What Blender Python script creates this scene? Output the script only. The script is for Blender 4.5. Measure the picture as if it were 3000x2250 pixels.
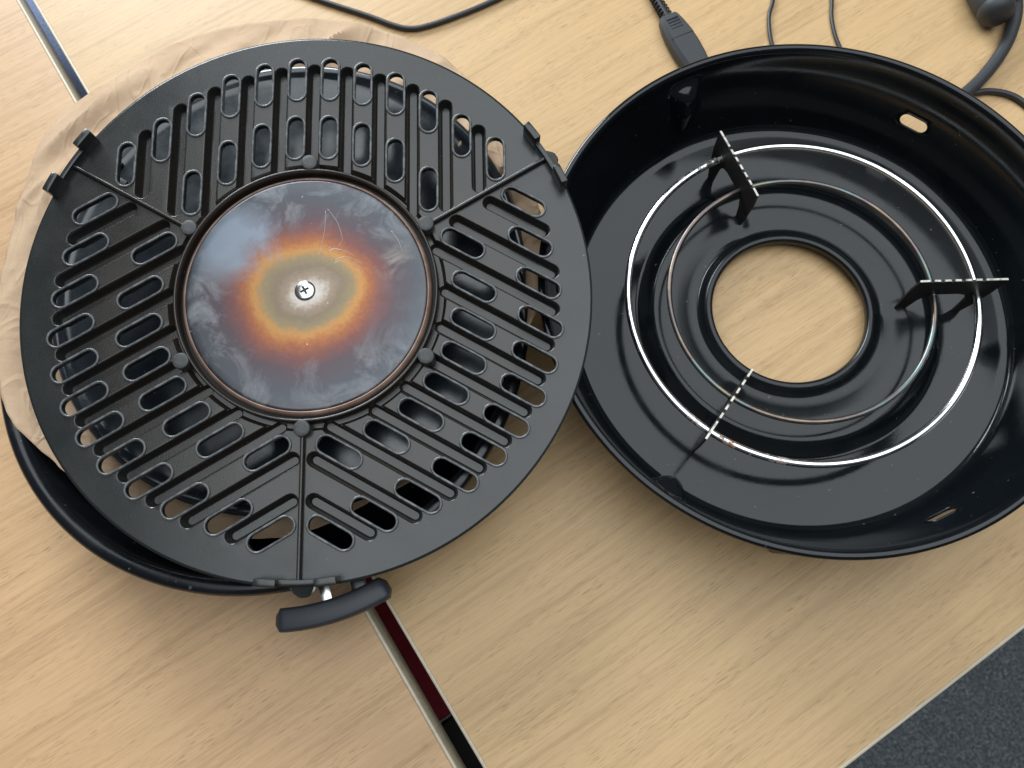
import bpy, bmesh, math, random
from mathutils import Vector, Matrix, noise
from mathutils.geometry import delaunay_2d_cdt
C = bpy.context.scene
for o in list(bpy.data.objects): bpy.data.objects.remove(o)
PI = math.pi; R = math.radians
random.seed(4)

# ------------------------------------------------------------------ camera
cam = bpy.data.cameras.new('camera'); cam.sensor_width = 36; cam.lens = 27.0
cam.clip_start = 0.01; cam.clip_end = 60
co = bpy.data.objects.new('camera', cam); C.collection.objects.link(co)
rt = Vector((0.999292, 0.0, -0.037614)); up = Vector((0.011115, 0.955346, 0.295279)); bk = Vector((0.035934, -0.295489, 0.954670))
m3 = Matrix((rt, up, bk)).transposed()
co.matrix_world = Matrix.Translation((-0.15022, -0.17877, 0.44250)) @ m3.to_4x4()
cam.dof.use_dof = True; cam.dof.focus_distance = 0.42; cam.dof.aperture_fstop = 13
C.camera = co

# ------------------------------------------------------------------ light: office ceiling and a window
w = bpy.data.worlds.new('World'); C.world = w; w.use_nodes = True
bg = w.node_tree.nodes['Background']; bg.inputs[0].default_value = (0.80, 0.84, 0.88, 1); bg.inputs[1].default_value = 0.10
def area(name, loc, target, sx, sy, power, col):
    l = bpy.data.lights.new(name, 'AREA'); l.shape = 'RECTANGLE'; l.size = sx; l.size_y = sy; l.energy = power; l.color = col
    o = bpy.data.objects.new(name, l); C.collection.objects.link(o); o.location = loc
    d = Vector(target) - Vector(loc); o.rotation_euler = d.to_track_quat('-Z', 'Y').to_euler()
    return o
area('ceiling_light', (0.30, 0.35, 2.1), (0.30, 0.35, 0), 2.7, 2.7, 56, (0.90, 0.965, 1.0))
area('window_light', (-1.25, 2.0, 1.15), (-0.15, 0.0, 0.0), 1.25, 1.0, 77, (0.88, 0.95, 1.0))
C.view_settings.view_transform = 'Standard'; C.view_settings.look = 'None'
C.view_settings.exposure = 0.0; C.view_settings.gamma = 1.0
C.cycles.max_bounces = 10

# ------------------------------------------------------------------ helpers
def link(name, me, mat=None, parent=None, smooth=True, angle=35):
    o = bpy.data.objects.new(name, me); C.collection.objects.link(o)
    if mat and not me.materials: me.materials.append(mat)
    if smooth and len(me.polygons):
        me.polygons.foreach_set('use_smooth', [True] * len(me.polygons))
        if angle: me.set_sharp_from_angle(angle=R(angle))
    if parent: o.parent = parent
    return o
def pyd(v, f):
    me = bpy.data.meshes.new('m'); me.from_pydata(v, [], f); me.update(); return me
def bm_mesh(bm):
    bmesh.ops.recalc_face_normals(bm, faces=bm.faces)
    me = bpy.data.meshes.new('m'); bm.to_mesh(me); bm.free(); return me
def empty(name, loc, label, cat, mat=None, group=None):
    o = bpy.data.objects.new(name, None); C.collection.objects.link(o); o.empty_display_size = .02
    if mat is not None: o.matrix_world = mat
    else: o.location = loc
    o['label'] = label; o['category'] = cat
    if group: o['group'] = group
    return o
def tag(o, label, cat, group=None):
    o['label'] = label; o['category'] = cat
    if group: o['group'] = group
    return o
def lathe(prof, n=128, closed=False, a0=0, a1=2 * PI, f=None):
    full = abs(a1 - a0 - 2 * PI) < 1e-6; k = n if full else n + 1; v = []; fs = []
    for i in range(k):
        a = a0 + (a1 - a0) * i / n
        for r, z in prof:
            p = (r * math.cos(a), r * math.sin(a), z)
            v.append(f(p, a, r, z) if f else p)
    m = len(prof)
    for i in range(n):
        j = (i + 1) % k
        for q in range(m if closed else m - 1):
            t = (q + 1) % m
            fs.append((i * m + q, j * m + q, j * m + t, i * m + t))
    return pyd(v, fs)
def box(bm, c, s, rot=None, bevel=0, seg=2):
    M = Matrix.Translation(c) @ (rot.to_4x4() if rot else Matrix()) @ Matrix.Diagonal((*s, 1))
    g = bmesh.ops.create_cube(bm, size=1, matrix=M)
    if bevel:
        es = list({e for v in g['verts'] for e in v.link_edges})
        bmesh.ops.bevel(bm, geom=es, offset=bevel, segments=seg, profile=.5, affect='EDGES')
def spline(pts, n=12):
    pts = [Vector(p) for p in pts]; out = []
    P = [pts[0] * 2 - pts[1]] + pts + [pts[-1] * 2 - pts[-2]]
    for i in range(1, len(P) - 2):
        for k in range(n):
            t = k / n; a, b, c, d = P[i - 1:i + 3]
            out.append(.5 * ((2 * b) + (c - a) * t + (2 * a - 5 * b + 4 * c - d) * t * t + (3 * b - a - 3 * c + d) * t ** 3))
    out.append(pts[-1]); return out
def tube(path, r, n=12, closed=False, flat=1.0, cap=True):
    v = []; f = []; L = len(path)
    for i, p in enumerate(path):
        a = path[i - 1] if (i > 0 or closed) else path[0]; b = path[(i + 1) % L] if (i < L - 1 or closed) else path[-1]
        t = (b - a).normalized(); s = t.cross(Vector((0, 0, 1)))
        s = s.normalized() if s.length > 1e-6 else Vector((1, 0, 0)); u = s.cross(t)
        rr = r(i / (L - 1)) if callable(r) else r
        for k in range(n):
            an = 2 * PI * k / n
            v.append(p + s * (rr * math.cos(an)) + u * (rr * flat * math.sin(an)))
    for i in range(L if closed else L - 1):
        j = (i + 1) % L
        for k in range(n):
            q = (k + 1) % n
            f.append((i * n + k, i * n + q, j * n + q, j * n + k))
    if cap and not closed: f += [tuple(range(n))[::-1], tuple((L - 1) * n + k for k in range(n))]
    return pyd([tuple(x) for x in v], f)
def prism(poly, y0, y1, bevel=0):
    """polygon in (x,z), extruded along y"""
    bm = bmesh.new(); vs = [bm.verts.new((x, y0, z)) for x, z in poly]; fc = bm.faces.new(vs)
    r = bmesh.ops.extrude_face_region(bm, geom=[fc])
    bmesh.ops.translate(bm, verts=[g for g in r['geom'] if isinstance(g, bmesh.types.BMVert)], vec=(0, y1 - y0, 0))
    if bevel: bmesh.ops.bevel(bm, geom=list(bm.edges), offset=bevel, segments=1, affect='EDGES')
    return bm_mesh(bm)

# ------------------------------------------------------------------ materials
class N:
    def __init__(s, name):
        s.m = bpy.data.materials.new(name); s.m.use_nodes = True; s.t = s.m.node_tree; s.b = s.t.nodes['Principled BSDF']
    def n(s, ty, **k):
        x = s.t.nodes.new(ty)
        for a, b in k.items(): setattr(x, a, b)
        return x
    def l(s, a, b): s.t.links.new(a, b)
    def set(s, **k):
        for a, b in k.items():
            i = s.b.inputs[a.replace('_', ' ')]; i.default_value = (*b, 1) if isinstance(b, tuple) and len(b) == 3 else b
        return s
    def coord(s, scale=(1, 1, 1), loc=(0, 0, 0), kind='Object', rot=(0, 0, 0)):
        c = s.n('ShaderNodeTexCoord'); mp = s.n('ShaderNodeMapping'); mp.inputs['Scale'].default_value = scale; mp.inputs['Location'].default_value = loc
        mp.inputs['Rotation'].default_value = rot
        s.l(c.outputs[kind], mp.inputs[0]); return mp.outputs[0]
    def noise(s, vec, scale=1, detail=3, rough=.5, dist=0):
        x = s.n('ShaderNodeTexNoise'); x.inputs['Scale'].default_value = scale; x.inputs['Detail'].default_value = detail
        x.inputs['Roughness'].default_value = rough; x.inputs['Distortion'].default_value = dist; s.l(vec, x.inputs['Vector']); return x.outputs['Fac']
    def ramp(s, fac, stops, interp='LINEAR'):
        x = s.n('ShaderNodeValToRGB'); e = x.color_ramp; e.interpolation = interp
        while len(e.elements) < len(stops): e.elements.new(0.5)
        for el, (p, c) in zip(e.elements, stops):
            el.position = p; el.color = (*c, 1) if isinstance(c, tuple) else (c, c, c, 1)
        s.l(fac, x.inputs[0]); return x.outputs[0]
    def mix(s, f, a, b, mode='MIX'):
        x = s.n('ShaderNodeMix', data_type='RGBA', blend_type=mode)
        for i, q in ((0, f), (6, a), (7, b)):
            if isinstance(q, (int, float)): x.inputs[i].default_value = q
            elif isinstance(q, tuple): x.inputs[i].default_value = (*q, 1)
            else: s.l(q, x.inputs[i])
        return x.outputs[2]
    def math(s, op, a, b=0.0):
        x = s.n('ShaderNodeMath', operation=op)
        for i, q in enumerate((a, b)):
            if isinstance(q, (int, float)): x.inputs[i].default_value = q
            else: s.l(q, x.inputs[i])
        return x.outputs[0]
    def col(s, c): s.l(c, s.b.inputs['Base Color'])
    def bump(s, h, strength=.3, dist=.001):
        x = s.n('ShaderNodeBump'); x.inputs['Strength'].default_value = strength; x.inputs['Distance'].default_value = dist
        s.l(h, x.inputs['Height']); s.l(x.outputs[0], s.b.inputs['Normal'])

def wood(name, base, dark, seed):
    q = N(name); q.set(Roughness=.42, Specular_IOR_Level=.35)
    c0 = q.coord((1, 1, 1), (seed, seed * .7, 0))
    warp = q.noise(q.coord((4, 14, 1), (seed, 0, 0)), 1, 2)
    x = q.n('ShaderNodeVectorMath', operation='ADD'); sc = q.n('ShaderNodeVectorMath', operation='MULTIPLY')
    cmb = q.n('ShaderNodeCombineXYZ'); q.l(q.math('MULTIPLY', warp, .008), cmb.inputs[1])
    q.l(c0, x.inputs[0]); q.l(cmb.outputs[0], x.inputs[1])
    def st(sx, sy):
        v = q.n('ShaderNodeVectorMath', operation='MULTIPLY'); v.inputs[1].default_value = (sx, sy, 1); q.l(x.outputs[0], v.inputs[0]); return v.outputs[0]
    broad = q.noise(st(2.2, 55), 1, 4, .55)
    mid = q.noise(st(9, 310), 1, 4, .62)
    fine = q.noise(st(40, 1150), 1, 3, .65)
    pore = q.noise(st(115, 1800), 1, 1, .4)
    pmask = q.noise(st(9, 80), 1, 2)
    f = q.math('ADD', q.math('MULTIPLY', broad, .34), q.math('ADD', q.math('MULTIPLY', mid, .36), q.math('MULTIPLY', fine, .30)))
    col = q.ramp(f, [(.38, dark), (.50, base), (.62, tuple(min(1, b * 1.13) for b in base))])
    p = q.math('MULTIPLY', q.ramp(pore, [(.60, 0.0), (.68, 1.0)]), q.ramp(pmask, [(.40, .15), (.62, 1.0)]))
    col = q.mix(q.math('MULTIPLY', p, .55), col, tuple(d * .50 for d in dark))
    mott = q.noise(q.coord((26, 26, 1), (seed, 0, 0)), 1, 3)
    col = q.mix(q.ramp(mott, [(.3, 0.0), (.75, .10)]), col, (.52, .34, .21))
    q.col(col); q.bump(q.math('SUBTRACT', fine, p), .10, .0004)
    return q.m
M = {}
M['wood_right'] = wood('oak_veneer_yellow', (.570, .378, .190), (.455, .290, .140), 3.1)
M['wood_left'] = wood('oak_veneer_pink', (.575, .368, .200), (.450, .275, .143), 7.7)
q = N('cream_edging'); q.set(Base_Color=(.66, .59, .47), Roughness=.5); q.col(q.ramp(q.noise(q.coord((60, 400, 60)), 1, 2), [(.3, (.54, .46, .33)), (.7, (.62, .55, .42))])); M['edge'] = q.m
q = N('carpet'); q.set(Roughness=1.0, Specular_IOR_Level=.05)
n1 = q.noise(q.coord((1, 1, 1)), 260, 3, .7); n2 = q.noise(q.coord((1, 1, 1)), 60, 2)
q.col(q.mix(q.ramp(n2, [(.3, 0.0), (.7, .5)]), q.ramp(n1, [(.36, (.042, .049, .053)), (.5, (.098, .110, .116)), (.68, (.215, .23, .235))]), (.078, .089, .097))); q.bump(n1, .6, .004); M['carpet'] = q.m
q = N('maroon_cloth'); q.set(Base_Color=(.16, .012, .022), Roughness=.8); q.col(q.ramp(q.noise(q.coord(), 300, 2), [(.3, (.26, .012, .03)), (.7, (.36, .022, .045))])); M['maroon'] = q.m

q = N('slate_blue_cloth'); q.set(Roughness=.9); q.col(q.ramp(q.noise(q.coord(), 500, 3), [(.3, (.15, .20, .36)), (.7, (.27, .33, .50))])); M['blue'] = q.m

q = N('cast_grey_coating')                                   # the grill plate
q.set(Roughness=.30, Specular_IOR_Level=.62)
r_ = q.n('ShaderNodeVectorMath', operation='LENGTH'); q.l(q.coord(), r_.inputs[0])
big = q.noise(q.coord(), 24, 4, .6); fin = q.noise(q.coord(), 1500, 2, .6)
soot = q.math('ADD', r_.outputs['Value'], q.math('MULTIPLY', big, -.05))
base = q.ramp(soot, [(.05, (.022, .016, .012)), (.085, (.020, .016, .013)), (.125, (.016, .019, .019))])
base = q.mix(q.ramp(fin, [(.35, 0.0), (.7, .35)]), base, (.030, .032, .032))
sp = q.noise(q.coord((1, 1, 1), (3, 1, 0)), 420, 1, .5)
base = q.mix(q.ramp(sp, [(.80, 0.0), (.83, .5)]), base, (.30, .30, .29))
q.col(base); q.l(q.ramp(big, [(.3, .17), (.7, .31)]), q.b.inputs['Roughness']); q.bump(fin, .16, .0003); M['grill'] = q.m
q = N('bead_highlight'); q.set(Roughness=.16, Specular_IOR_Level=.6); q.col(q.ramp(q.noise(q.coord(), 330, 3), [(.36, (.055, .058, .060)), (.70, (.150, .156, .160))])); M['bead'] = q.m  # paler base paints in the window highlights along the slot beads
q = N('boss_grey'); q.set(Base_Color=(.06, .062, .063), Roughness=.5); q.col(q.ramp(q.noise(q.coord(), 700, 3), [(.3, (.030, .031, .032)), (.8, (.075, .075, .075))])); M['boss'] = q.m

def enamel(name, base=(.0045, .006, .0075), rough=.12, spec=.5, spots=True):
    q = N(name); q.set(Roughness=rough, Specular_IOR_Level=spec)
    n = q.noise(q.coord(), 900, 2, .6); d = q.noise(q.coord((1, 1, 1), (5, 2, 1)), 330, 1)
    c = q.mix(q.ramp(d, [(.755, 0.0), (.81, .45 if spots else 0.0)]), base, (.16, .17, .17))
    sm = q.noise(q.coord((1, 1, 1), (1, 4, 0)), 30, 4, .65)
    q.col(q.mix(q.ramp(sm, [(.5, 0.0), (.85, .5)]), c, tuple(b * 2.2 for b in base)))
    q.l(q.ramp(sm, [(.35, rough), (.75, rough * 2.3)]), q.b.inputs['Roughness'])
    q.bump(n, .05, .0003); return q.m
M['enamel'] = enamel('black_enamel', rough=.075, spec=.43)
# the raised middle round the burner hole has been dulled by heat
nt = M['enamel'].node_tree; gm = nt.nodes.new('ShaderNodeTexCoord'); mu = nt.nodes.new('ShaderNodeVectorMath'); mu.operation = 'MULTIPLY'; mu.inputs[1].default_value = (1, 1, 0)
le = nt.nodes.new('ShaderNodeVectorMath'); le.operation = 'LENGTH'; rp = nt.nodes.new('ShaderNodeMapRange'); rp.inputs[1].default_value = .050; rp.inputs[2].default_value = .088; rp.inputs[3].default_value = .13; rp.inputs[4].default_value = 0.0
nt.links.new(gm.outputs['Object'], mu.inputs[0]); nt.links.new(mu.outputs[0], le.inputs[0]); nt.links.new(le.outputs['Value'], rp.inputs[0])
bs = nt.nodes['Principled BSDF']; old = bs.inputs['Roughness'].links[0].from_socket; ad = nt.nodes.new('ShaderNodeMath'); ad.operation = 'ADD'
nt.links.new(old, ad.inputs[0]); nt.links.new(rp.outputs[0], ad.inputs[1]); nt.links.new(ad.outputs[0], bs.inputs['Roughness'])
M['pan'] = enamel('black_pan_coating', (.014, .020, .027), rough=.15, spec=.95)
M['dish'] = enamel('black_dish_coating', (.006, .007, .009), rough=.15)
q = N('black_plastic'); q.set(Base_Color=(.030, .034, .041), Roughness=.45); n1 = q.noise(q.coord(), 1800, 2); q.bump(n1, .08, .0003); M['plastic'] = q.m
q = N('grey_black_rubber'); q.set(Base_Color=(.035, .038, .043), Roughness=.55); n1 = q.noise(q.coord(), 900, 2); q.bump(n1, .12, .0003); M['rubber'] = q.m
q = N('cable_sheath'); q.set(Base_Color=(.022, .023, .026), Roughness=.45); q.bump(q.noise(q.coord(), 700, 2), .08, .0003); M['cable'] = q.m
q = N('chromed_wire'); q.set(Metallic=1.0, Roughness=.12)
n1 = q.noise(q.coord(), 160, 4, .7); n2 = q.noise(q.coord((1, 1, 1), (2, 2, 2)), 900, 2)
# rust and black burns sit near the supports welded to the wire
c0 = q.coord(); 
def near(p, r0, r1):
    d = q.n('ShaderNodeVectorMath', operation='DISTANCE'); q.l(c0, d.inputs[0]); d.inputs[1].default_value = p
    return q.ramp(q.math('DIVIDE', d.outputs['Value'], r1 * 1.0), [(r0 / r1, 1.0), (1.0, 0.0)])
a = R(-117); rust = near((.0985 * math.cos(a), .0985 * math.sin(a), .03), .014, .040)
a = R(121); burn = near((.0985 * math.cos(a), .0985 * math.sin(a), .03), .006, .022)
rust = q.math('MULTIPLY', rust, q.ramp(n1, [(.50, 0.0), (.58, 1.0)])); burn = q.math('MULTIPLY', burn, q.ramp(n1, [(.50, 0.0), (.56, 1.0)]))
col = q.mix(rust, (.86, .88, .88), (.32, .13, .05)); col = q.mix(burn, col, (.06, .05, .04)); q.col(col)
q.l(q.math('SUBTRACT', 1.0, q.math('MAXIMUM', rust, burn)), q.b.inputs['Metallic'])
q.l(q.ramp(n1, [(.3, .08), (.8, .20)]), q.b.inputs['Roughness']); M['chrome'] = q.m
q = N('heat_tinted_wire'); q.set(Metallic=1.0, Roughness=.36)
n1 = q.noise(q.coord(), 26, 3, .6); n2 = q.noise(q.coord(), 420, 3, .7)
col = q.ramp(n1, [(.30, (.15, .12, .10)), (.42, (.24, .20, .16)), (.52, (.16, .135, .135)), (.62, (.15, .20, .20)), (.74, (.28, .23, .15))])
col = q.mix(q.ramp(n2, [(.55, 0.0), (.75, .5)]), col, (.07, .055, .05)); q.col(col); M['tinted'] = q.m
q = N('support_steel'); q.set(Roughness=.55)
n1 = q.noise(q.coord(), 300, 3, .6); sx = q.n('ShaderNodeSeparateXYZ'); q.l(q.coord(), sx.inputs[0])
worn_glint = q.ramp(q.math('DIVIDE', sx.outputs['Z'], .05), [(.862, 0.0), (.868, 1.0)])   # tips rubbed bare, with window glint painted in; faces darkened for dark reflections
q.col(q.mix(q.math('MULTIPLY', worn_glint, q.ramp(n1, [(.30, .35), (.5, 1.0)])), q.ramp(n1, [(.35, (.010, .009, .008)), (.7, (.024, .020, .018))]), (.62, .60, .54))); q.l(worn_glint, q.b.inputs['Metallic']); M['steel'] = q.m
q = N('bright_steel'); q.set(Metallic=1.0, Roughness=.22, Base_Color=(.72, .71, .69)); q.bump(q.noise(q.coord(), 700, 2), .1, .0002); M['bright'] = q.m
q = N('near_black'); q.set(Base_Color=(.012, .010, .010), Roughness=.6); M['dark'] = q.m  # near-black; also puts shade into the desk gap and screw recess
q = N('flange_reflection'); q.set(Metallic=.6, Roughness=.45); q.col(q.ramp(q.noise(q.coord(), 120, 4), [(.3, (.36, .22, .17)), (.7, (.58, .41, .33))])); M['warm_reflection'] = q.m  # warm room reflection put into the colour of the rolled disc edge
q = N('scratch_metal'); q.set(Metallic=.6, Roughness=.4, Base_Color=(.40, .37, .35)); q.bump(q.noise(q.coord(), 900, 2), .2, .0002); M['scratch'] = q.m

# heat-tinted disc: temper colours ring the screw, pale ash smears toward the edge
q = N('heat_tinted_steel'); q.set(Metallic=.7, Roughness=.30)
c = q.coord()
wob = q.n('ShaderNodeTexNoise'); wob.inputs['Scale'].default_value = 22; wob.inputs['Detail'].default_value = 3; q.l(c, wob.inputs['Vector'])
s1 = q.n('ShaderNodeVectorMath', operation='SUBTRACT'); q.l(wob.outputs['Color'], s1.inputs[0]); s1.inputs[1].default_value = (.5, .5, .5)
s2 = q.n('ShaderNodeVectorMath', operation='SCALE'); q.l(s1.outputs[0], s2.inputs[0]); s2.inputs['Scale'].default_value = .017
s3 = q.n('ShaderNodeVectorMath', operation='ADD'); q.l(c, s3.inputs[0]); q.l(s2.outputs[0], s3.inputs[1])
s4 = q.n('ShaderNodeVectorMath', operation='MULTIPLY'); q.l(s3.outputs[0], s4.inputs[0]); s4.inputs[1].default_value = (.93, 1.05, 0)
ln = q.n('ShaderNodeVectorMath', operation='LENGTH'); q.l(s4.outputs[0], ln.inputs[0])
fine = q.noise(c, 520, 2, .6)
rad = q.math('ADD', q.math('DIVIDE', ln.outputs['Value'], .066), q.math('MULTIPLY', q.math('SUBTRACT', fine, .5), .09))
tint = q.ramp(rad, [(.035, (.48, .45, .42)), (.11, (.38, .33, .29)), (.16, (.235, .178, .132)), (.24, (.170, .130, .092)), (.315, (.205, .160, .095)), (.385, (.37, .185, .062)),
                    (.46, (.27, .100, .046)), (.55, (.150, .064, .056)), (.65, (.085, .062, .070)), (.83, (.070, .074, .085)), (1.0, (.095, .096, .106))])
cl = q.noise(c, 46, 8, .68, .8); cm = q.noise(q.coord((1, 1, 1), (.3, .1, 0)), 13, 2)
edge = q.ramp(rad, [(.50, 0.0), (.70, 1.0)])
pale = q.math('MULTIPLY', q.math('MULTIPLY', q.ramp(cl, [(.47, 0.0), (.66, .95)]), q.ramp(cm, [(.38, .12), (.54, 1.0)])), edge)
tint = q.mix(q.math('MULTIPLY', pale, .75), tint, (.25, .255, .27))
# big bluish patch at the upper left: ash plus a painted window reflection
d1 = q.n('ShaderNodeVectorMath', operation='DISTANCE'); q.l(s3.outputs[0], d1.inputs[0]); d1.inputs[1].default_value = (-.040, .026, 0)
ash_sheen = q.math('MULTIPLY', q.ramp(q.math('ADD', q.math('MULTIPLY', d1.outputs['Value'], 24), q.math('MULTIPLY', q.math('SUBTRACT', cl, .5), 1.0)), [(.25, .85), (.62, 0.0)]), 1.0)
tint = q.mix(ash_sheen, tint, (.20, .235, .28))
d2 = q.n('ShaderNodeVectorMath', operation='DISTANCE'); q.l(s3.outputs[0], d2.inputs[0]); d2.inputs[1].default_value = (.045, .017, 0)
tint = q.mix(q.math('MULTIPLY', q.ramp(q.math('MULTIPLY', d2.outputs['Value'], 45), [(.05, 1.0), (.6, 0.0)]), q.ramp(cl, [(.42, 0.0), (.62, .8)])), tint, (.30, .25, .21))
dots = q.noise(q.coord((1, 1, 1), (9, 9, 0)), 380, 1); tint = q.mix(q.ramp(dots, [(.79, 0.0), (.82, .6)]), tint, (.6, .6, .6))
q.col(tint)
q.l(q.ramp(pale, [(0.0, .30), (.7, .5)]), q.b.inputs['Roughness']); M['tint'] = q.m

q = N('kraft_paper'); q.set(Roughness=.85, Specular_IOR_Level=.15)
n1 = q.noise(q.coord(), 22, 5, .6); n2 = q.noise(q.coord((1, 1, 1)), 700, 3); n3 = q.noise(q.coord((60, 12, 14), (0, 0, 0), 'Object', (0, 0, .66)), 1, 2, .5, 1.6)
q.col(q.mix(q.ramp(n2, [(.3, 0.0), (.8, .25)]), q.ramp(n1, [(.3, (.47, .325, .210)), (.7, (.57, .41, .275))]), (.42, .28, .175)))
cr = q.math('ABSOLUTE', q.math('SUBTRACT', q.noise(q.coord((30, 11, 14), (0, 0, 0), 'Object', (0, 0, .66)), 1, 2, .5, 1.0), .5))
cr2 = q.math('ABSOLUTE', q.math('SUBTRACT', q.noise(q.coord((1, 1, 1), (4, 4, 0)), 20, 2, .5, .6), .5))
fold = q.math('ADD', q.ramp(cr, [(0.0, 1.0), (.045, 0.0)]), q.math('MULTIPLY', q.ramp(cr2, [(0.0, 1.0), (.03, 0.0)]), .6))
q.bump(q.math('ADD', q.math('MULTIPLY', fold, .35), n1), .32, .005); M['paper'] = q.m

# ------------------------------------------------------------------ setting: floor
me = pyd([(-4, -4, -.73), (4, -4, -.73), (4, 4, -.73), (-4, 4, -.73)], [(0, 1, 2, 3)])
o = link('floor', me, M['carpet'], smooth=False); o['kind'] = 'structure'

# ------------------------------------------------------------------ two desks pushed together, a narrow gap between
ang = R(33.52); e = Vector((math.cos(ang), math.sin(ang), 0)); s_ = Vector((-math.sin(ang), math.cos(ang), 0))
def inter(p, d, q_, f):
    p, d, q_, f = [Vector(a[:2]) for a in (p, d, q_, f)]
    t = ((q_ - p).x * f.y - (q_ - p).y * f.x) / (d.x * f.y - d.y * f.x); return p + d * t
pR = Vector((-.182199, -.251999)); dR = Vector((-.520951, .257912)) - pR
K = inter(pR, dR, (.004923, -.250837), e)
pL = Vector((-.195566, -.252082)); dL = (Vector((-.529731, .258228)) - pL).normalized()
TH = .025; EB = .0021
def slab(x0, x1, y0, y1, z0, z1, bev=.0008):
    bm = bmesh.new(); box(bm, ((x0 + x1) / 2, (y0 + y1) / 2, (z0 + z1) / 2), (x1 - x0, y1 - y0, z1 - z0), bevel=bev); return bm_mesh(bm)
def desk(loc, rot, x0, x1, y0, y1, mat, label):
    t = empty('office_desk', (0, 0, 0), label, 'desk', Matrix.Translation((*loc, 0)) @ Matrix.Rotation(rot, 4, 'Z'))
    link('tabletop', slab(x0 + EB, x1 - EB, y0 + EB, y1 - EB, -TH, 0, 0), mat, t, False)
    for b in ((x0, x0 + EB, y0, y1), (x1 - EB, x1, y0, y1), (x0 + EB, x1 - EB, y0, y0 + EB), (x0 + EB, x1 - EB, y1 - EB, y1)):
        link('edge_band', slab(*b, -TH, .0002), M['edge'], t, True, 60)
    for lx in (x0 + .12, x1 - .12):
        for ly in (y0 + .12, y1 - .12):
            bm = bmesh.new(); box(bm, (lx, ly, (-.73 - TH) / 2), (.04, .04, .73 - TH), bevel=.003)
            link('leg', bm_mesh(bm), M['bright'], t)
    return t
dk = desk(K, ang, 0, 1.6, 0, .80, M['wood_right'], 'oak veneer desk on the right carrying the open burner basin')
link('gap_shade_block', slab(-.055, .035, .004, .129, -.135, -.098, .002), M['dark'], dk)  # added dark block, so the near end of the gap reads as shade
rL = math.atan2(-dL.x, dL.y)
desk(pL, rL, -1.6, 0, -.30, .72, M['wood_left'], 'oak veneer desk on the left, half hidden under the grill plate')
# something maroon stored below the gap
bx = empty('gap_box', (0, 0, 0), 'dark maroon box seen down the gap between the desks', 'box', Matrix.Translation((-.2586, -.1718, -.107)) @ Matrix.Rotation(R(-56.4), 4, 'Z'))
bm = bmesh.new(); box(bm, (0, 0, -.10), (.156, .14, .20), bevel=.004); link('body', bm_mesh(bm), M['maroon'], bx)
bm = bmesh.new(); box(bm, (0, 0, .006), (.160, .145, .012), bevel=.003); link('lid', bm_mesh(bm), M['maroon'], bx)

b2 = empty('gap_box', (0, 0, 0), 'slate blue box added below the gap at the upper left, standing in for lit carpet', 'box', Matrix.Translation((-.575, .285, -.085)) @ Matrix.Rotation(R(-56.4), 4, 'Z'))  # added box; its blue paints the look of light reaching the carpet
bm = bmesh.new(); box(bm, (0, 0, -.10), (.34, .14, .20), bevel=.004); link('body', bm_mesh(bm), M['blue'], b2)
bm = bmesh.new(); box(bm, (0, 0, .006), (.345, .144, .012), bevel=.003); link('lid', bm_mesh(bm), M['blue'], b2)
# ------------------------------------------------------------------ burner basin (world origin is its axis on the desk)
mm = .001
basin = empty('burner_basin', (0, 0, 0), 'round glossy black enamel basin with a hole in its middle, at the right', 'basin')
BR = [R(112.3), R(.6), R(-126)]
floor_prof = [(45.3, 6.4), (45.4, 8.6), (45.9, 9.9), (46.8, 10.6), (48.4, 10.7), (49.6, 10.2), (50.8, 9.2), (53.2, 6.4), (54.6, 5.6), (57, 5.7), (61, 6.8), (66, 8.3), (70, 9.1), (75, 9.6), (78.6, 9.7), (80.4, 9.5), (81.8, 8.8), (83.0, 7.8), (88.2, 3.6), (89.8, 2.9), (91.6, 2.6),
              (97, 2.5), (105, 2.5), (115, 2.5), (124, 2.6), (127.2, 2.9), (129.2, 3.8), (130.8, 5.4), (131.8, 7.4)]
NA = 360
def mound(p, a, r, z):
    for b in BR:
        d = math.hypot(r * math.cos(a) - 65 * math.cos(b), r * math.sin(a) - 65 * math.sin(b))
        if d < 9: z += 1.7 * (0.5 + 0.5 * math.cos(PI * d / 9))
    return (r * mm * math.cos(a), r * mm * math.sin(a), z * mm)
me_floor = lathe(floor_prof, NA, f=mound)
wall = [(131.8, 7.4), (133.4, 13), (135.6, 20.5), (138.1, 29), (140.5, 37.5), (142.7, 45), (144.7, 51.5), (145.5, 55.0), (145.9, 57.4), (146.6, 58.8), (147.6, 59.5), (149.0, 59.6), (150.1, 59.1), (150.6, 58.0), (150.5, 56.6), (150.1, 55.2)]
ws = [0]
for i in range(1, len(wall)): ws.append(ws[-1] + math.dist(wall[i], wall[i - 1]))
WP = [Vector((a, b, 0)) for a, b in wall]; WQ = spline(WP, 8); WS = [0.0]
for i in range(1, len(WQ)): WS.append(WS[-1] + (WQ[i] - WQ[i - 1]).length)
ws = [WS[8 * i] for i in range(len(wall))]
def wall_at(s):
    s = max(0, min(WS[-1], s)); i = min(len(WS) - 2, max(0, next((k for k in range(1, len(WS)) if WS[k] >= s), 1) - 1))
    t = (s - WS[i]) / (WS[i + 1] - WS[i]); p = WQ[i].lerp(WQ[i + 1], t); return [p.x, p.y]
DIM = [R(115), R(-126.5), R(-6)]; SLT = [R(54.5), R(-65), R(175)]; RW = 139.0
us = [2 * PI * RW * i / NA for i in range(NA + 1)]
pts = []
rows = [ws[0]] + [2.4 * k for k in range(1, 21)] + [x for x in WS[::4] if x > 49.5]
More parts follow.
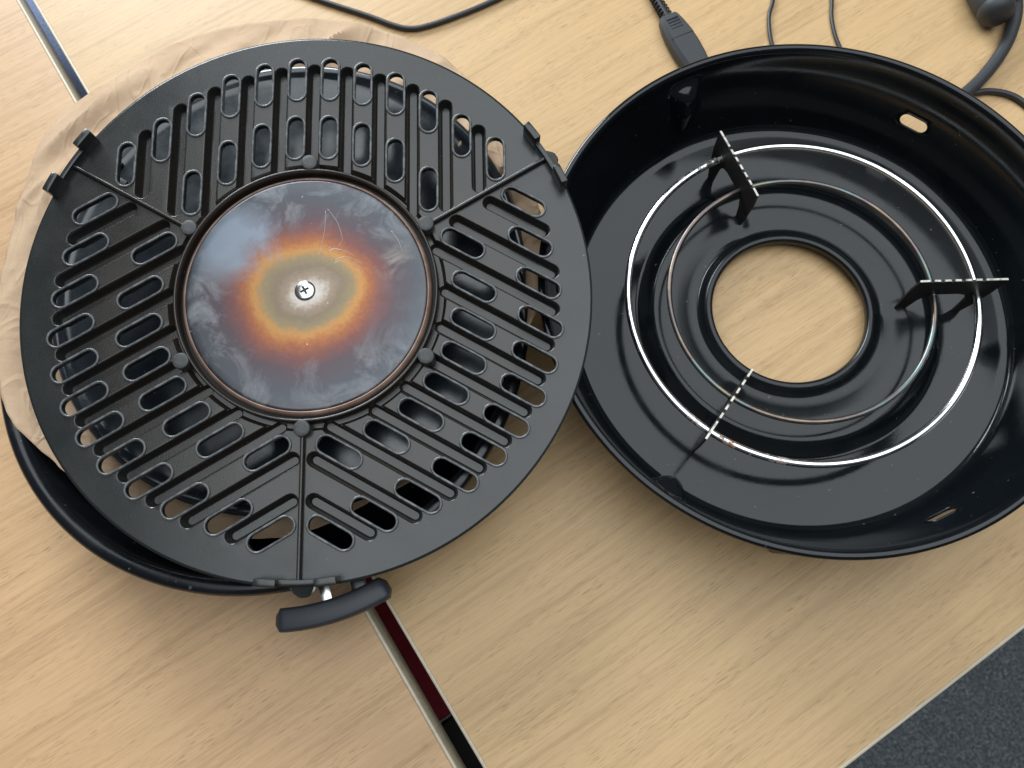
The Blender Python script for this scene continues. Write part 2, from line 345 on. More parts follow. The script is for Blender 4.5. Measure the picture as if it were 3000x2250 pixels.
def stad(cx, cy, hl, hw, n=8, ax=0):
    out = []
    for k in range(n + 1):
        a = -PI / 2 + PI * k / n; out.append((cx + hl + hw * math.cos(a), cy + hw * math.sin(a)))
    for k in range(n + 1):
        a = PI / 2 + PI * k / n; out.append((cx - hl + hw * math.cos(a), cy + hw * math.sin(a)))
    if ax: out = [(cx - (y - cy), cy + (x - cx)) for x, y in out]
    return out
S_SLOT = 24.8
loops = [stad((b % (2 * PI)) * RW, S_SLOT, 4.6, 4.2) for b in SLT]
def sd_st(x, y, cx, cy, hl, hw): return math.hypot(max(0, abs(x - cx) - hl), y - cy) - hw
for i, u in enumerate(us):
    for sv in rows:
        if all(sd_st(u, sv, (b % (2 * PI)) * RW, S_SLOT, 4.6, 4.2) > 1.0 for b in SLT): pts.append((u, sv))
edges = []
for lp in loops:
    k0 = len(pts); pts += lp; edges += [(k0 + i, k0 + (i + 1) % len(lp)) for i in range(len(lp))]
vv, ee, ff, *_ = delaunay_2d_cdt([Vector(p) for p in pts], edges, [], 0, 1e-5)
V3 = []
for p in vv:
    a = p.x / RW; r, z = wall_at(p.y)
    for b in DIM:                                             # pressed-in dimples: ledge on top, tapering down the wall
        du = ((a - b + PI) % (2 * PI) - PI) * RW; sv = p.y
        hw = 9.0 * max(0.0, min(1, (sv - 6) / 22)) ** .7 + .5
        if abs(du) < hw and 6 < sv < 45.0:
            topf = min(1, (45.0 - sv) / 4.5); topf = topf * topf * (3 - 2 * topf)
            prof = max(0, 1 - (du / hw) ** 2) ** .8
            r -= 8.5 * prof * topf * min(1, (sv - 6) / 24)
    V3.append((r * mm * math.cos(a), r * mm * math.sin(a), z * mm))
F3 = []
for f in ff:
    cx = sum(vv[i].x for i in f) / len(f); cy = sum(vv[i].y for i in f) / len(f)
    if any(sd_st(cx, cy, (b % (2 * PI)) * RW, S_SLOT, 4.6, 4.2) < 0 for b in SLT): continue
    F3.append(tuple(f))
bm = bmesh.new(); bm.from_mesh(me_floor); me_w = pyd(V3, F3); bm.from_mesh(me_w)
bmesh.ops.remove_doubles(bm, verts=bm.verts, dist=2e-5)
bmesh.ops.recalc_face_normals(bm, faces=bm.faces)
bm.faces.ensure_lookup_table()
fz = min(bm.faces, key=lambda f: abs(f.calc_center_median().length - .110) + abs(f.calc_center_median().z - .0025))
if fz.normal.z < 0: bmesh.ops.reverse_faces(bm, faces=bm.faces)
me = bpy.data.meshes.new('m'); bm.to_mesh(me); bm.free()
o = link('body', me, M['enamel'], basin, True, 50)
md = o.modifiers.new('thickness', 'SOLIDIFY'); md.thickness = .0011; md.offset = -1
for b in SLT:                                                 # turned-out collar round each wall slot
    pth = []
    for u, sv in stad(0, S_SLOT, 4.7, 4.3, 10):
        a = b + u / RW; r, z = wall_at(sv); pth.append(Vector(((r - .1) * mm * math.cos(a), (r - .1) * mm * math.sin(a), z * mm)))
    link('slot_collar', tube(pth, .0006, 8, True), M['enamel'], basin, True, 0)
# folded foot tab glimpsed at the near outer wall
for a in (-96, 24, 144):
    bm = bmesh.new(); box(bm, (.1405 * math.cos(R(a)), .1405 * math.sin(R(a)), .0062), (.007, .018, .012), Matrix.Rotation(R(a), 3, 'Z'), bevel=.002)
    link('foot', bm_mesh(bm), M['dish'], basin)

# ------------------------------------------------------------------ pot stand: two wire rings on three toothed supports
stand = empty('pot_stand', (0, 0, .0025), 'round wire pot stand with toothed supports standing inside the basin', 'pot stand')
def ring(Rr, r, z, mat):
    n = 160; path = [Vector((Rr * math.cos(2 * PI * i / n), Rr * math.sin(2 * PI * i / n), z)) for i in range(n)]
    return link('wire_ring', tube(path, r, 14, True), mat, stand, True, 0)
Z0 = .0025
r1 = ring(.0985, .0021, .0310 - Z0, M['chrome']); r1['label'] = 'outer bright chromed wire ring'
r2 = ring(.0747, .0016, .0302 - Z0, M['tinted']); r2['label'] = 'inner wire ring browned by heat'
poly = [(60.6, 46)]
x = 66.0
while x < 95:
    poly += [(x, 46.3), (x + .9, 45.0), (x + 1.9, 45.0), (x + 2.4, 46.3)]; x += 5.6
poly += [(108, 46.3), (108.2, 30), (106, 12), (104, 2.7), (99, 2.7), (98, 14), (97, 22), (94, 27), (90, 28.5), (76, 28.5), (72, 26), (70, 20), (68.5, 8.0), (62.5, 8.0), (61, 24), (60, 36)]
spm = prism([(a * mm, b * mm - Z0) for a, b in poly], -.00058, .00058)
spm.materials.append(M['steel'])
for b in BR:
    o = link('support_plate', spm, None, stand, False); o.rotation_euler = (0, 0, b)
    # weld beads
    for rr, zz in ((98.5, 31), (74.7, 30.2)):
        bm = bmesh.new(); bmesh.ops.create_icosphere(bm, subdivisions=2, radius=.0018, matrix=Matrix.Translation((rr * mm * math.cos(b) + .0016 * math.sin(b), rr * mm * math.sin(b) - .0016 * math.cos(b), zz * mm - Z0)))
        link('weld_bead', bm_mesh(bm), M['tinted'], o).matrix_parent_inverse = Matrix.Rotation(b, 4, 'Z').inverted()

# ------------------------------------------------------------------ deep dish under the stack
dish = empty('deep_dish', (-.304, -.0184, 0), 'big black round dish with a side handle, under the grill plate', 'dish')
dp = [(0, 3.2), (60, 3.2), (112, 3.2), (119, 4.2), (124, 7.5), (128, 14), (133, 27), (138, 40), (140.2, 46.5), (141.2, 48.5), (142.6, 49.5), (144.4, 49.8), (146.0, 49.5), (147.0, 48.5), (147.2, 47.2), (146.4, 45.6), (143.6, 44.4)]
me = lathe([(a * mm, b * mm) for a, b in dp[1:]], 200); 
o = link('body', me, M['dish'], dish, True, 60); md = o.modifiers.new('thickness', 'SOLIDIFY'); md.thickness = .0012; md.offset = -1
link('bottom', lathe([(0, .0030), (.0602, .0030), (.0602, .0012), (0, .0012)], 96), M['dish'], dish)
# handle: bowed bar on two posts
ha = R(-72.8); hc = Vector((.0, .0, 0))
H = empty('x', (0, 0, 0), '', ''); bpy.data.objects.remove(H)
def handle_bar():
    v = []; f = []; n = 24; k = 16; Rb = .112; cx = .1622 - Rb; ha_ = .0300 / Rb
    for i in range(n + 1):
        t = i / n * 2 - 1; a = t * ha_
        endf = max(0.0, 1 - max(0, (abs(t) - .90) / .10) ** 2 * .55)
        for j in range(k):
            b = 2 * PI * j / k; c_, s__ = math.cos(b), math.sin(b)
            rr = .0061 * math.copysign(abs(c_) ** .42, c_) * endf; zz = .0048 * math.copysign(abs(s__) ** .42, s__) * endf
            rad_ = Rb + rr; v.append((cx + rad_ * math.cos(a), rad_ * math.sin(a), .0385 + zz - .0016 * (t * t)))
    for i in range(n):
        for j in range(k):
            f.append((i * k + j, (i + 1) * k + j, (i + 1) * k + (j + 1) % k, i * k + (j + 1) % k))
    f += [tuple(range(k)), tuple(n * k + j for j in range(k))[::-1]]
    bm = bmesh.new(); bm.from_mesh(pyd(v, f)); return bm_mesh(bm)
hb = link('handle', handle_bar(), M['plastic'], dish, True, 50); hb.rotation_euler = (0, 0, ha)
for yy, mt, ww in ((-.0022, M['bright'], .006), (.0150, M['dish'], .0075)):
    bm = bmesh.new(); box(bm, (.1505, yy, .0385), (.019, ww, .0035), bevel=.0007)
    o = link('handle_post', bm_mesh(bm), mt, dish); o.rotation_euler = (0, 0, ha)

# ------------------------------------------------------------------ crumpled kraft paper sheet between dish and pan
P0 = Vector((-.295, .010)); DC = Vector((-.304, -.0184)); PC = Vector((-.2934, .0095))
bpts = [(-447, -45), (-452, -19), (-457, 22), (-456, 46), (-455, 71), (-452, 103), (-444, 119), (-434, 130.5), (-426, 139), (-418, 143), (-400, 159), (-375, 174), (-355, 182), (-338, 187), (-314, 189.5), (-284, 188), (-266, 184.6), (-254, 181), (-239, 174.7), (-224, 165.4), (-210, 156),
        (-200, 147), (-180, 118), (-163, 85), (-150, 50), (-147, 13), (-155, -25), (-166, -49), (-178, -66), (-204, -93), (-219, -107), (-239, -115), (-263, -128), (-290, -136), (-330, -132), (-370, -120), (-408, -95), (-431, -76)]
pol = sorted((math.atan2(y * mm - P0.y, x_ * mm - P0.x), math.hypot(y * mm - P0.y, x_ * mm - P0.x)) for x_, y in bpts)
def Rth(t):
    t = (t + PI) % (2 * PI) - PI
    for i in range(len(pol)):
        a, ra = pol[i]; b, rb = pol[(i + 1) % len(pol)]
        if i == len(pol) - 1: b += 2 * PI
        tt = t + (2 * PI if (i == len(pol) - 1 and t < pol[0][0]) else 0)
        if a <= tt <= b: return ra + (rb - ra) * (tt - a) / max(1e-9, b - a)
    return pol[0][1]
def sstep(x, a, b):
    t = max(0, min(1, (x - a) / (b - a))); return t * t * (3 - 2 * t)
PU = [(0, -.006), (.136, -.0052)]
NT, NR = 520, 80; v = []; f = []
for i in range(NT):
    th = 2 * PI * i / NT; rm = Rth(th) * (1.018 if math.cos(th - 2.6) > 0 else 1.0 + .018 * max(0, 1 + 2 * math.cos(th - 2.6)))
    rm *= 1 + .010 * noise.noise((math.cos(th) * 5, math.sin(th) * 5, 3)) + .005 * noise.noise((math.cos(th) * 20, math.sin(th) * 20, 5))
    for j in range(NR + 1):
        t = (j / NR) ** .75; r = rm * max(t, .01); x_ = P0.x + r * math.cos(th); y = P0.y + r * math.sin(th)
        d = math.hypot(x_ - DC.x, y - DC.y); dpn = math.hypot(x_ - PC.x, y - PC.y)
        zp = .0495 + .0591 * (y - .0095); zb = zp - .012                # just under the pan's floor
        zo = .0512 + (.020 if y > 0 else .0) * sstep(d, .149, .21) * 0
        k = sstep(d, .112, .1455); z = zb * (1 - k) + zo * k
        if dpn >= .1352: z = min(z, zp - .0042 + (dpn - .1352) * 1.1) if dpn < .150 else z
        if dpn < .1352:                                         # never through the pan above
            for (ra_, za_), (rb_, zb_) in zip(PU, PU[1:]):
                if ra_ <= dpn <= rb_: z = min(z, zp + za_ + (zb_ - za_) * (dpn - ra_) / (rb_ - ra_))
        if d > .1475: z -= (d - .1475) * .12
        am = sstep(d, .140, .160) * (1 - .72 * sstep(t, .90, 1.0))
        # creases: sharp folded ridges, mostly running up and to the right
        p1 = Vector(((x_ * 1.3 - y) * 25, (x_ + y * 1.3) * 6, 1.7))
        rdg = 1 - abs(noise.noise(p1)) * 2.5
        rd2 = 1 - abs(noise.noise((x_ * 60, y * 60, 4.2))) * 2.4
        z += am * (.0070 * max(-.4, rdg) * (1.0 if y > -.03 else .4) + .0008 * rd2 - .0015) + am * .0003 * noise.noise((x_ * 160, y * 160, 0))
        v.append((x_, y, max(z, .0036 if d < .118 else -1)))
m = NR + 1
for i in range(NT):
    j2 = (i + 1) % NT
    for j in range(NR): f.append((i * m + j, j2 * m + j, j2 * m + j + 1, i * m + j + 1))
o = link('kraft_paper', pyd(v, f), M['paper'], None, True, 28)
tag(o, 'crumpled brown kraft paper sheet sticking out around the grill plate', 'paper')
md = o.modifiers.new('thickness', 'SOLIDIFY'); md.thickness = .0003

# ------------------------------------------------------------------ inner pan, tilted, on the paper
nz = Vector((.0009, -.0591, 1)).normalized(); nx = (Vector((1, 0, 0)) - nz * nz.x).normalized(); ny = nz.cross(nx)
PM = Matrix.Translation((-.2934, .0095, .0495)) @ Matrix((nx, ny, nz)).transposed().to_4x4()
pan = empty('flat_griddle', None, 'flat glossy black round griddle lying on the kraft paper, seen through the grill slots', 'griddle', PM)
pp = [(.5, -2.6), (40, -2.6), (80, -2.6), (110, -2.6), (124, -2.6), (127.5, -2.4), (129.5, -1.6), (131, -.5), (132.4, .1), (133.8, .1), (134.8, -.5), (135.2, -1.6), (134.6, -3.2)]
me = lathe([(a * mm, b * mm) for a, b in pp], 200); o = link('body', me, M['pan'], pan, True, 60)
md = o.modifiers.new('thickness', 'SOLIDIFY'); md.thickness = .001; md.offset = -1
# wire clip riveted to the pan's flange
bm = bmesh.new(); box(bm, (-.106, .062, .0002), (.016, .004, .002), Matrix.Rotation(R(-30), 3, 'Z'), bevel=.0006); box(bm, (-.112, .072, .0002), (.016, .010, .0016), Matrix.Rotation(R(-30), 3, 'Z'), bevel=.0006)
link('clip', bm_mesh(bm), M['boss'], pan)

# ------------------------------------------------------------------ grill plate, underside up
gx = Vector((.99869, .02387, -.04528)); gz = Vector((.04759, -.10746, .99307)).normalized(); gx = (gx - gz * gx.dot(gz)).normalized(); gy = gz.cross(gx)
GM = Matrix.Translation((-.27164, -.01376, .07475)) @ Matrix((gx, gy, gz)).transposed().to_4x4()
plate = empty('grill_plate', None, 'round dark grey slotted grill plate lying upside down on top of the stack', 'grill plate', GM)
COLX = [9.1, 27.3, 45.5, 63.7, 81.9, 100.2]; OT = [137.6, 134.5, 128.2, 117.2, 102.4, 88.3]; IT = [102.4, 97.9, 88.3, 71.2]
slots = []                                                     # (x, y centre) in the sector whose axis is +y
for x_, t in zip(COLX, OT): slots += [(x_, t - 13.5), (-x_, t - 13.5)]
for x_, t in zip(COLX, IT): slots += [(x_, t - 13.5), (-x_, t - 13.5)]
chan = [(0, 133.2, None)]
for x_, t, b in ((18.25, 131.5, None), (36.5, 127, None), (54.7, 120.4, None), (72.9, 110.4, 45), (91, 95, 55.6)): chan += [(x_, t, b), (-x_, t, b)]
HW = 3.5
def rot2(p, a): c, s = math.cos(a), math.sin(a); return (p[0] * c - p[1] * s, p[0] * s + p[1] * c)
CH = []
for x_, t, b in chan:
    if b is None: b = math.sqrt(max(1, 70.5 ** 2 - x_ * x_)) - 2
    CH.append((x_, (t + b) / 2, (t - b) / 2 - HW))
SEC = [0, 2 * PI / 3, 4 * PI / 3]
def local_sector(x_, y):
    a = math.atan2(y, x_); k = round((a - PI / 2) / (2 * PI / 3)) % 3
    return rot2((x_, y), -SEC[k])
PROF = [(.85, 0), (.5, -.1), (.15, -.5), (-.2, -1.5), (-.9, -5.2), (-1.6, -5.9)]
def depth(sd):
    if sd >= PROF[0][0]: return 0.0
    for (a, za), (b, zb) in zip(PROF, PROF[1:]):
        if sd >= b: return za + (zb - za) * (a - sd) / (a - b)
    return PROF[-1][1]
def hgt(x_, y):
    r = math.hypot(x_, y); h = 0.0
    if r > 148.9: h = -.6 * max(0, (r - 149.0)) 
    lx, ly = local_sector(x_, y)
    for cx, cy, hl in CH:
        if abs(lx - cx) < 5: h = min(h, depth(math.hypot(lx - cx, max(0, abs(ly - cy) - hl)) - HW))
    if r < 73.6:                                               # trough round the hub
        h = min(h, -3.2 * sstep(-r, -73.2, -71.4))
    return h
pts = []; edges = []
def add_loop(lp):
    k = len(pts); pts.extend(lp); n = len(lp); edges.extend((k + i, k + (i + 1) % n) for i in range(n))
def circ(r, n, ph=0): return [(r * math.cos(2 * PI * i / n + ph), r * math.sin(2 * PI * i / n + ph)) for i in range(n)]
for r, n in ((150, 300), (149.0, 300), (148.5, 300), (73.2, 132), (72.3, 132), (71.4, 132), (67.6, 132)): add_loop(circ(r, n, .003 * r))
HH, HLW = 7.9, 4.35
for a in SEC:
    for x_, y in slots: add_loop([rot2(p, a) for p in stad(x_, y, HH, HLW, 9, 1)])
    for cx, cy, hl in CH:
        for off, _ in PROF:
            add_loop([rot2(p, a) for p in stad(cx, cy, hl, HW + off, 7, 1)])
# scattered interior points keep the flats well shaped
for i in range(-30, 31):
    for j in range(-30, 31):
        p = (i * 5 + .13, j * 5 + .07)
        if 75 < math.hypot(*p) < 147.5: pts.append(p)
vv, ee, ff, *_ = delaunay_2d_cdt([Vector(p) for p in pts], edges, [], 0, 1e-4)
T = 3.0
top = [(p.x * mm, p.y * mm, hgt(p.x, p.y) * mm) for p in vv]
keep = []
for fc in ff:
    cx = sum(vv[i].x for i in fc) / 3; cy = sum(vv[i].y for i in fc) / 3; r = math.hypot(cx, cy)
    if r > 149.99 or r < 67.55: continue
    lx, ly = local_sector(cx, cy)
    if any(math.hypot(lx - sx, max(0, abs(ly - sy) - HH)) < HLW - .02 for sx, sy in slots): continue
    keep.append(tuple(fc))
n0 = len(top)
bot = [(x_, y, z - T * mm) for x_, y, z in top]
cnt = {}
for a, b, c in keep:
    for u, w_ in ((a, b), (b, c), (c, a)): cnt[(u, w_)] = 1
side = [(w_, u, u + n0, w_ + n0) for (u, w_) in cnt if (w_, u) not in cnt]
me = pyd(top + bot, keep + [(c + n0, b + n0, a + n0) for a, b, c in keep] + side)
bm = bmesh.new(); bm.from_mesh(me); bmesh.ops.delete(bm, geom=[x for x in bm.verts if not x.link_faces], context='VERTS'); me = bm_mesh(bm)
o = link('plate_body', me, M['grill'], plate, True, 42)
md = o.modifiers.new('normals', 'WEIGHTED_NORMAL'); md.keep_sharp = True
# raised bead round every slot
path = [Vector((x_ * mm, y * mm, .00025)) for x_, y in stad(0, 0, HH, HLW + .5, 10, 1)]
bead = tube(path, .00072, 10, True, 1.0); bead.materials.append(M['bead'])
for a in SEC:
    for x_, y in slots:
        o = link('slot_rim', bead, None, plate, True, 0); px, py = rot2((x_, y), a); o.location = (px * mm, py * mm, 0); o.rotation_euler = (0, 0, a)
# three radial ribs, each ending in a locating bracket with two ears
ribp = [(-1.45, -1), (-1.1, 2.2), (-.8, 2.9), (-.3, 3.2), (.3, 3.2), (.8, 2.9), (1.1, 2.2), (1.45, -1)]
bm = bmesh.new(); ra = [[bm.verts.new((r * mm, y * mm, (z + (1.6 if r < 80 else 0) * 0) * mm)) for y, z in ribp] for r in (73, 90, 110, 130, 147)]
for A_, B_ in zip(ra, ra[1:]):
    for i in range(len(ribp) - 1): bm.faces.new((A_[i], A_[i + 1], B_[i + 1], B_[i]))
rib = bm_mesh(bm); rib.materials.append(M['grill'])
def arcbox(r0, r1, a0, a1, z0, z1, bev=.0005):
    bm = bmesh.new(); n = max(3, int(abs(a1 - a0) / R(1.2))); cols = []
    for i in range(n + 1):
        a = a0 + (a1 - a0) * i / n; c, s = math.cos(a), math.sin(a)
        cols.append([bm.verts.new((r * c * mm, r * s * mm, z * mm)) for r, z in ((r0, z0), (r1, z0), (r1, z1), (r0, z1))])
    for A_, B_ in zip(cols, cols[1:]):
        for i in range(4): bm.faces.new((A_[i], A_[(i + 1) % 4], B_[(i + 1) % 4], B_[i]))
    bm.faces.new(cols[0]); bm.faces.new(cols[-1][::-1])
    bmesh.ops.recalc_face_normals(bm, faces=bm.faces)
    es = [e_ for e_ in bm.edges if e_.calc_face_angle(0) > .6]
    bmesh.ops.bevel(bm, geom=es, offset=bev, segments=2, profile=.5, affect='EDGES')
    return bm
ridge = bm_mesh(arcbox(146.2, 149.0, R(-7.6), R(7.6), -1.5, 4.6)); ridge.materials.append(M['grill'])
ear = bm_mesh(arcbox(145.9, 149.8, R(3.5), R(7.7), -1.5, 10.0, .0007)); ear.materials.append(M['grill'])
ear2 = bm_mesh(arcbox(145.9, 149.8, R(-7.7), R(-3.5), -1.5, 10.0, .0007)); ear2.materials.append(M['grill'])
bm = bmesh.new()
vs = [bm.verts.new((r * mm, y * mm, z * mm)) for r, y, z in ((147, -6.5, -2), (147, 6.5, -2), (151.5, 6.2, -3), (155.2, 3.2, -4), (155.4, -1.0, -4), (152.5, -4.6, -3))]
g = bmesh.ops.extrude_face_region(bm, geom=[bm.faces.new(vs)]); bmesh.ops.translate(bm, verts=[x for x in g['geom'] if isinstance(x, bmesh.types.BMVert)], vec=(0, 0, -.005))
bmesh.ops.bevel(bm, geom=list(bm.edges), offset=.0006, segments=2, affect='EDGES'); lug = bm_mesh(bm); lug.materials.append(M['grill'])
for a in SEC:
    for nm, d in (('rib', rib), ('locating_ridge', ridge), ('locating_ear', ear), ('locating_ear', ear2), ('lug', lug)):
        o = link(nm, d, None, plate, True, 40); o.rotation_euler = (0, 0, a - PI / 2)
# bosses
bossm = lathe([(0, 6.0), (2, 6.0), (3.9, 6.0), (4.25, 5.75), (4.4, 5.2), (4.5, -4)], 32); 
bossm = lathe([(a_ * mm, b_ * mm) for a_, b_ in [(0.01, 5.0), (2, 5.0), (3.8, 5.0), (4.1, 4.8), (4.25, 4.3), (4.3, -4)]], 32); bossm.materials.append(M['boss'])
for k in range(6):
    a = PI / 2 + k * PI / 3; o = link('boss', bossm, None, plate, True, 50); o.location = (.0722 * math.cos(a), .0722 * math.sin(a), 0)
# hub: raised ring, flange with a warm reflection painted in, heat-tinted disc, screw
def ml(pr): return [(a_ * mm, b_ * mm) for a_, b_ in pr]
link('hub_ring', lathe(ml([(67.3, -3), (67.3, 3.8), (67.6, 4.3), (68.1, 4.4), (68.6, 4.2), (68.9, 3.6), (69.3, -3.4)]), 160), M['grill'], plate, True, 60)
link('hub_floor', lathe(ml([(58, -3.0), (69, -3.0)]), 96), M['dark'], plate)
link('disc_flange', lathe(ml([(63.2, 1.9), (63.5, 2.15), (63.9, 2.0), (64.6, 1.2), (65.2, .2), (65.4, -.6), (65.4, -2)]), 160), M['warm_reflection'], plate, True, 60)
disc = link('heat_disc', lathe(ml([(.01, 2.6), (10, 2.6), (30, 2.5), (50, 2.4), (58, 2.42), (61.6, 2.36), (62.5, 2.2), (63.0, 1.8), (63.2, 1.2), (63.2, 0)]), 160), M['tint'], plate, True, 60)
# screw head with a real cross recess
bm = bmesh.new(); bm.from_mesh(lathe(ml([(.01, 1.35), (1.5, 1.32), (3, 1.2), (4.3, .95), (5.1, .55), (5.5, 0), (5.5, -1)]), 48)); sm = bm_mesh(bm)
scr = link('screw', sm, M['bright'], plate, True, 40); scr.location = (-.0008, .0006, .0026)
bmc = bmesh.new(); box(bmc, (0, 0, .0016), (.0050, .0012, .0020)); cm1 = bm_mesh(bmc)
bmc = bmesh.new(); box(bmc, (0, 0, .0016), (.0012, .0050, .0020)); cm2 = bm_mesh(bmc)
bmw = bmesh.new(); bmw.from_mesh(sm); bmesh.ops.holes_fill(bmw, edges=[x for x in bmw.edges if x.is_boundary]); bmesh.ops.recalc_face_normals(bmw, faces=bmw.faces); bmw.to_mesh(sm); bmw.free()
cut = []
for i, cmx in enumerate((cm1, cm2)):
    oc = bpy.data.objects.new('cutter', cmx); C.collection.objects.link(oc); oc.parent = scr; oc.rotation_euler = (0, 0, R(28)); cut.append(oc)
    bmod = scr.modifiers.new('recess', 'BOOLEAN'); bmod.object = oc; bmod.operation = 'DIFFERENCE'; bmod.solver = 'EXACT'
bpy.context.view_layer.update()
dg = bpy.context.evaluated_depsgraph_get(); newm = bpy.data.meshes.new_from_object(scr.evaluated_get(dg))
scr.modifiers.clear(); scr.data = newm
bmw = bmesh.new(); bmw.from_mesh(newm); bmesh.ops.recalc_face_normals(bmw, faces=bmw.faces); print('SCREW', len(bmw.verts), bmw.calc_volume(signed=True)); bmw.to_mesh(newm); bmw.free(); newm.set_sharp_from_angle(angle=R(30))
for oc in cut: bpy.data.objects.remove(oc)
bm = bmesh.new(); box(bm, (0, 0, .00066), (.0048, .0011, .0003)); box(bm, (0, 0, .00067), (.0011, .0048, .0003))
o = link('recess_shade', bm_mesh(bm), M['dark'], scr, False); o.rotation_euler = (0, 0, R(28))  # dark cross laid in the recess, its shade put into the colour
# scratches scraped through the tint
def scr_line(p, r=.00016):
    return [Vector((a_ * mm, b_ * mm, .00252)) for a_, b_ in p], r
bm = bmesh.new()
for p, r in ([(9.0, 45), (8.6, 34), (6.8, 24), (5.0, 17)], .00010), ([(10, 46), (13, 42), (15.5, 38), (17.5, 32), (18, 28), (16, 25)], .00012), ([(9, 26), (13, 23.5), (19, 22.5), (26, 18.5)], .00010), ([(11, 22), (14, 23.6), (18, 23)], .00013), ([(14, 17), (19, 19), (25, 17.5), (29, 15)], .00010), ([(14, 15.5), (17, 16.8), (23, 14.8), (28, 13), (27, 11), (29, 9.5)], .00010), ([(44, 33), (48, 27), (50, 21)], .00013):
    tm = tube(spline([Vector((a_ * mm, b_ * mm, .00252)) for a_, b_ in p], 8), lambda t, r=r: r * (.5 + .5 * math.sin(PI * min(1, t + .15))) + .00004, 6, flat=.35); bm.from_mesh(tm)
link('scratch_marks', bm_mesh(bm), M['scratch'], plate, True, 0)

# ------------------------------------------------------------------ leads behind the stack
def cable(name, pts, r, label, mat='cable', flat=1.0, group=None):
    o = link(name, tube(spline([Vector(p) for p in pts], 10), r, 14, flat=flat), M[mat], None, True, 50); return tag(o, label, 'cable', group)
z = .0020
cable('cable', [(-.66, .40, z), (-.55, .365, z), (-.43, .305, z), (-.36, .274, z), (-.3054, .2482, z), (-.271, .2335, z), (-.2507, .2240, z), (-.239, .2208, z), (-.2276, .2224, z), (-.2081, .2297, z), (-.1787, .2437, z), (-.12, .277, z), (-.03, .325, z), (.06, .385, z), (.10, .48, z)], .00195, 'black cable bent in a shallow V on the desk behind the kraft paper')
z = .0016
cable('cable', [(.075, .50, z), (.035, .39, z), (.022, .30, z), (.019, .255, z), (.016, .2367, z), (.0123, .2248, z), (.0111, .2131, z), (.0117, .1995, z), (.016, .180, z), (.020, .160, z)], .00135, 'thin black cable running under the basin right beside the plug')
cable('cable', [(.140, .50, z), (.080, .39, z), (.0600, .30, z), (.0575, .255, z), (.0564, .2352, z), (.0546, .2214, z), (.0549, .2077, z), (.0571, .1953, z), (.063, .175, z), (.068, .150, z)], .00135, 'thin black cable under the middle of the basin rim, farther from the plug')
cable('thick_cable', [(.22, .50, .0045), (.19, .40, .006), (.178, .32, .0095), (.1785, .27, .0095), (.1765, .2233, .0075), (.1700, .2005, .0055), (.1590, .1821, .0048), (.1455, .1660, .0045), (.1330, .1545, .0045), (.122, .146, .0045)], .0041, 'thick dark curved cable from the rubber plug down to the basin rim', 'rubber')
cable('cable', [(.128, .1525, .0022), (.1393, .1555, .0022), (.150, .1568, .0022), (.1614, .1540, .0022), (.1700, .1472, .0022), (.185, .128, .0022), (.23, .105, .0022), (.32, .115, .0022), (.45, .16, .0022)], .0021, 'short dark cable leaving the thick cable toward the right frame edge')
# rubber plug at the top right
kn = empty('rubber_plug', (.154, .222, .0), 'black rounded rubber plug at the far right corner of the desk', 'plug', Matrix.Translation((.1560, .2235, .0125)) @ Matrix.Rotation(R(8), 4, 'Z') @ Matrix.Rotation(R(-8), 4, 'X'))
bm = bmesh.new(); me = lathe(ml([(.01, -19), (6, -19), (9.2, -17.6), (11, -14.5), (11.6, -10), (11.2, -9.2), (11.7, -8), (11.7, 10), (11, 16), (.01, 18)]), 48); bm.from_mesh(me)
bmesh.ops.rotate(bm, verts=bm.verts, cent=(0, 0, 0), matrix=Matrix.Rotation(-PI / 2, 3, 'X')); link('plug_body', bm_mesh(bm), M['rubber'], kn, True, 40)
bm = bmesh.new(); box(bm, (.015, .004, .001), (.016, .016, .012), bevel=.003); link('plug_arm', bm_mesh(bm), M['rubber'], kn)
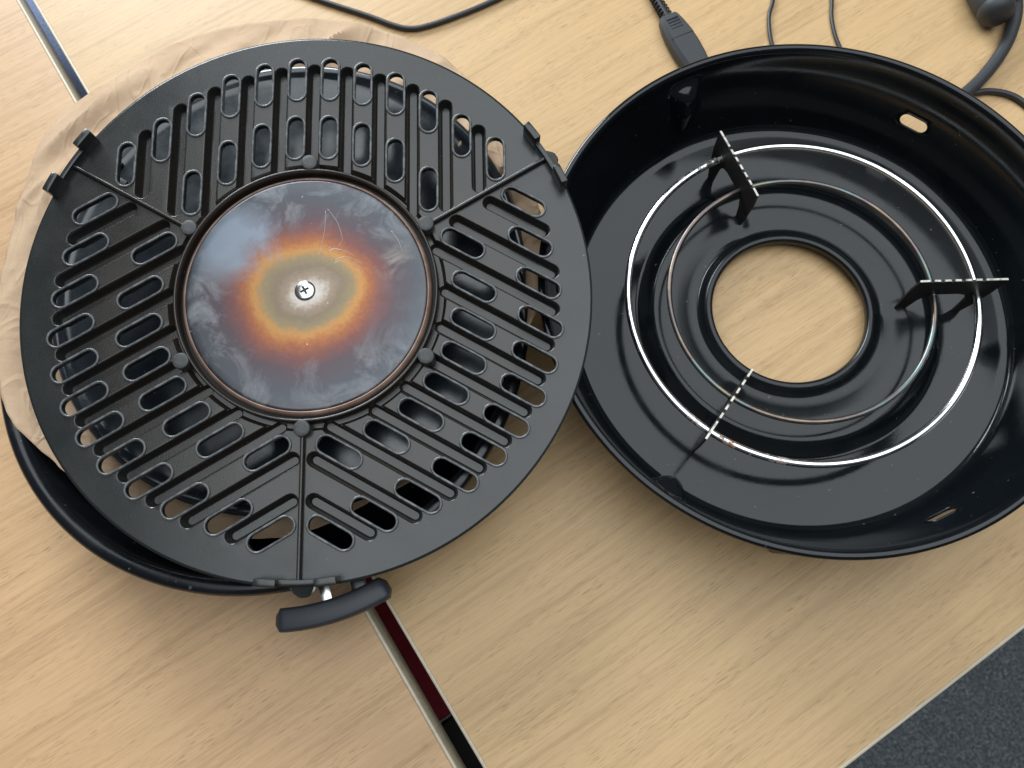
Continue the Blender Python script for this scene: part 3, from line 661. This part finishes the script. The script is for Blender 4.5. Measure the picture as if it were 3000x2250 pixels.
# usb style plug with ribbed strain relief
d = Vector((-.0452 + .0602, .1863 - .2215, 0)).normalized(); ua = math.atan2(d.y, d.x)
pl = empty('cable_plug', None, 'flat black cable plug with ribbed strain relief behind the basin', 'plug', Matrix.Translation((-.0590, .2195, .0062)) @ Matrix.Rotation(ua, 4, 'Z'))
v = []; f = []
prof = [(0, 6.2, 4.2), (1.0, 7.0, 4.8), (8, 8.3, 5.3), (16, 9.3, 5.6), (26, 9.6, 5.7), (36, 9.2, 5.7), (46, 8.2, 5.4), (56, 7.2, 5.0)]
for x_, hw, hh in prof:
    c = min(hw, hh) * .42
    for yy, zz in ((-hw, -hh + c), (-hw, hh - c), (-hw + c, hh), (hw - c, hh), (hw, hh - c), (hw, -hh + c), (hw - c, -hh), (-hw + c, -hh)): v.append((x_ * mm, yy * mm, zz * mm))
for i in range(len(prof) - 1):
    for k in range(8): f.append((i * 8 + k, i * 8 + (k + 1) % 8, (i + 1) * 8 + (k + 1) % 8, (i + 1) * 8 + k))
f += [tuple(range(8)), tuple((len(prof) - 1) * 8 + k for k in range(8))]
bm = bmesh.new(); bm.from_mesh(pyd(v, f)); link('plug_body', bm_mesh(bm), M['rubber'], pl, True, 30)
for k in range(4):
    bm = bmesh.new(); box(bm, ((5 + 2.6 * k) * mm, 0, .0053), (.0009, .0085, .0012), bevel=.0003); link('grip_ridge', bm_mesh(bm), M['rubber'], pl)
bm = bmesh.new(); box(bm, (.0205, 0, .00562), (.0007, .0165, .0004), bevel=.0001); link('seam_line', bm_mesh(bm), M['dark'], pl)
sr = link('strain_relief', tube([Vector((-.030, .0004, 0)), Vector((-.020, .0, 0)), Vector((-.010, 0, 0)), Vector((.001, 0, 0))], lambda t: .0026 + .0007 * t, 16), M['cable'], pl, True, 50)
for k in range(8):
    n_ = 20; a_ = -.0015 - .0031 * k; rr = .0040 - .00008 * k
    for sgn in (-1, 1):
        pth = [Vector((a_ - (.0015 if sgn > 0 else 0), rr * math.cos(t_), rr * math.sin(t_))) for t_ in [(-.35 + .7 * i / 8) * PI + (0 if sgn > 0 else PI) for i in range(9)]]
        link('strain_rib', tube(pth, .00062, 6), M['cable'], sr, True, 0)
link('lead', tube(spline([Vector((-.029, .0004, 0)), Vector((-.055, .002, 0)), Vector((-.10, .008, -.002)), Vector((-.16, .02, -.0034)), Vector((-.26, .03, -.0034)), Vector((-.36, .08, -.0034))], 8), .0026, 12), M['cable'], pl, True, 0)
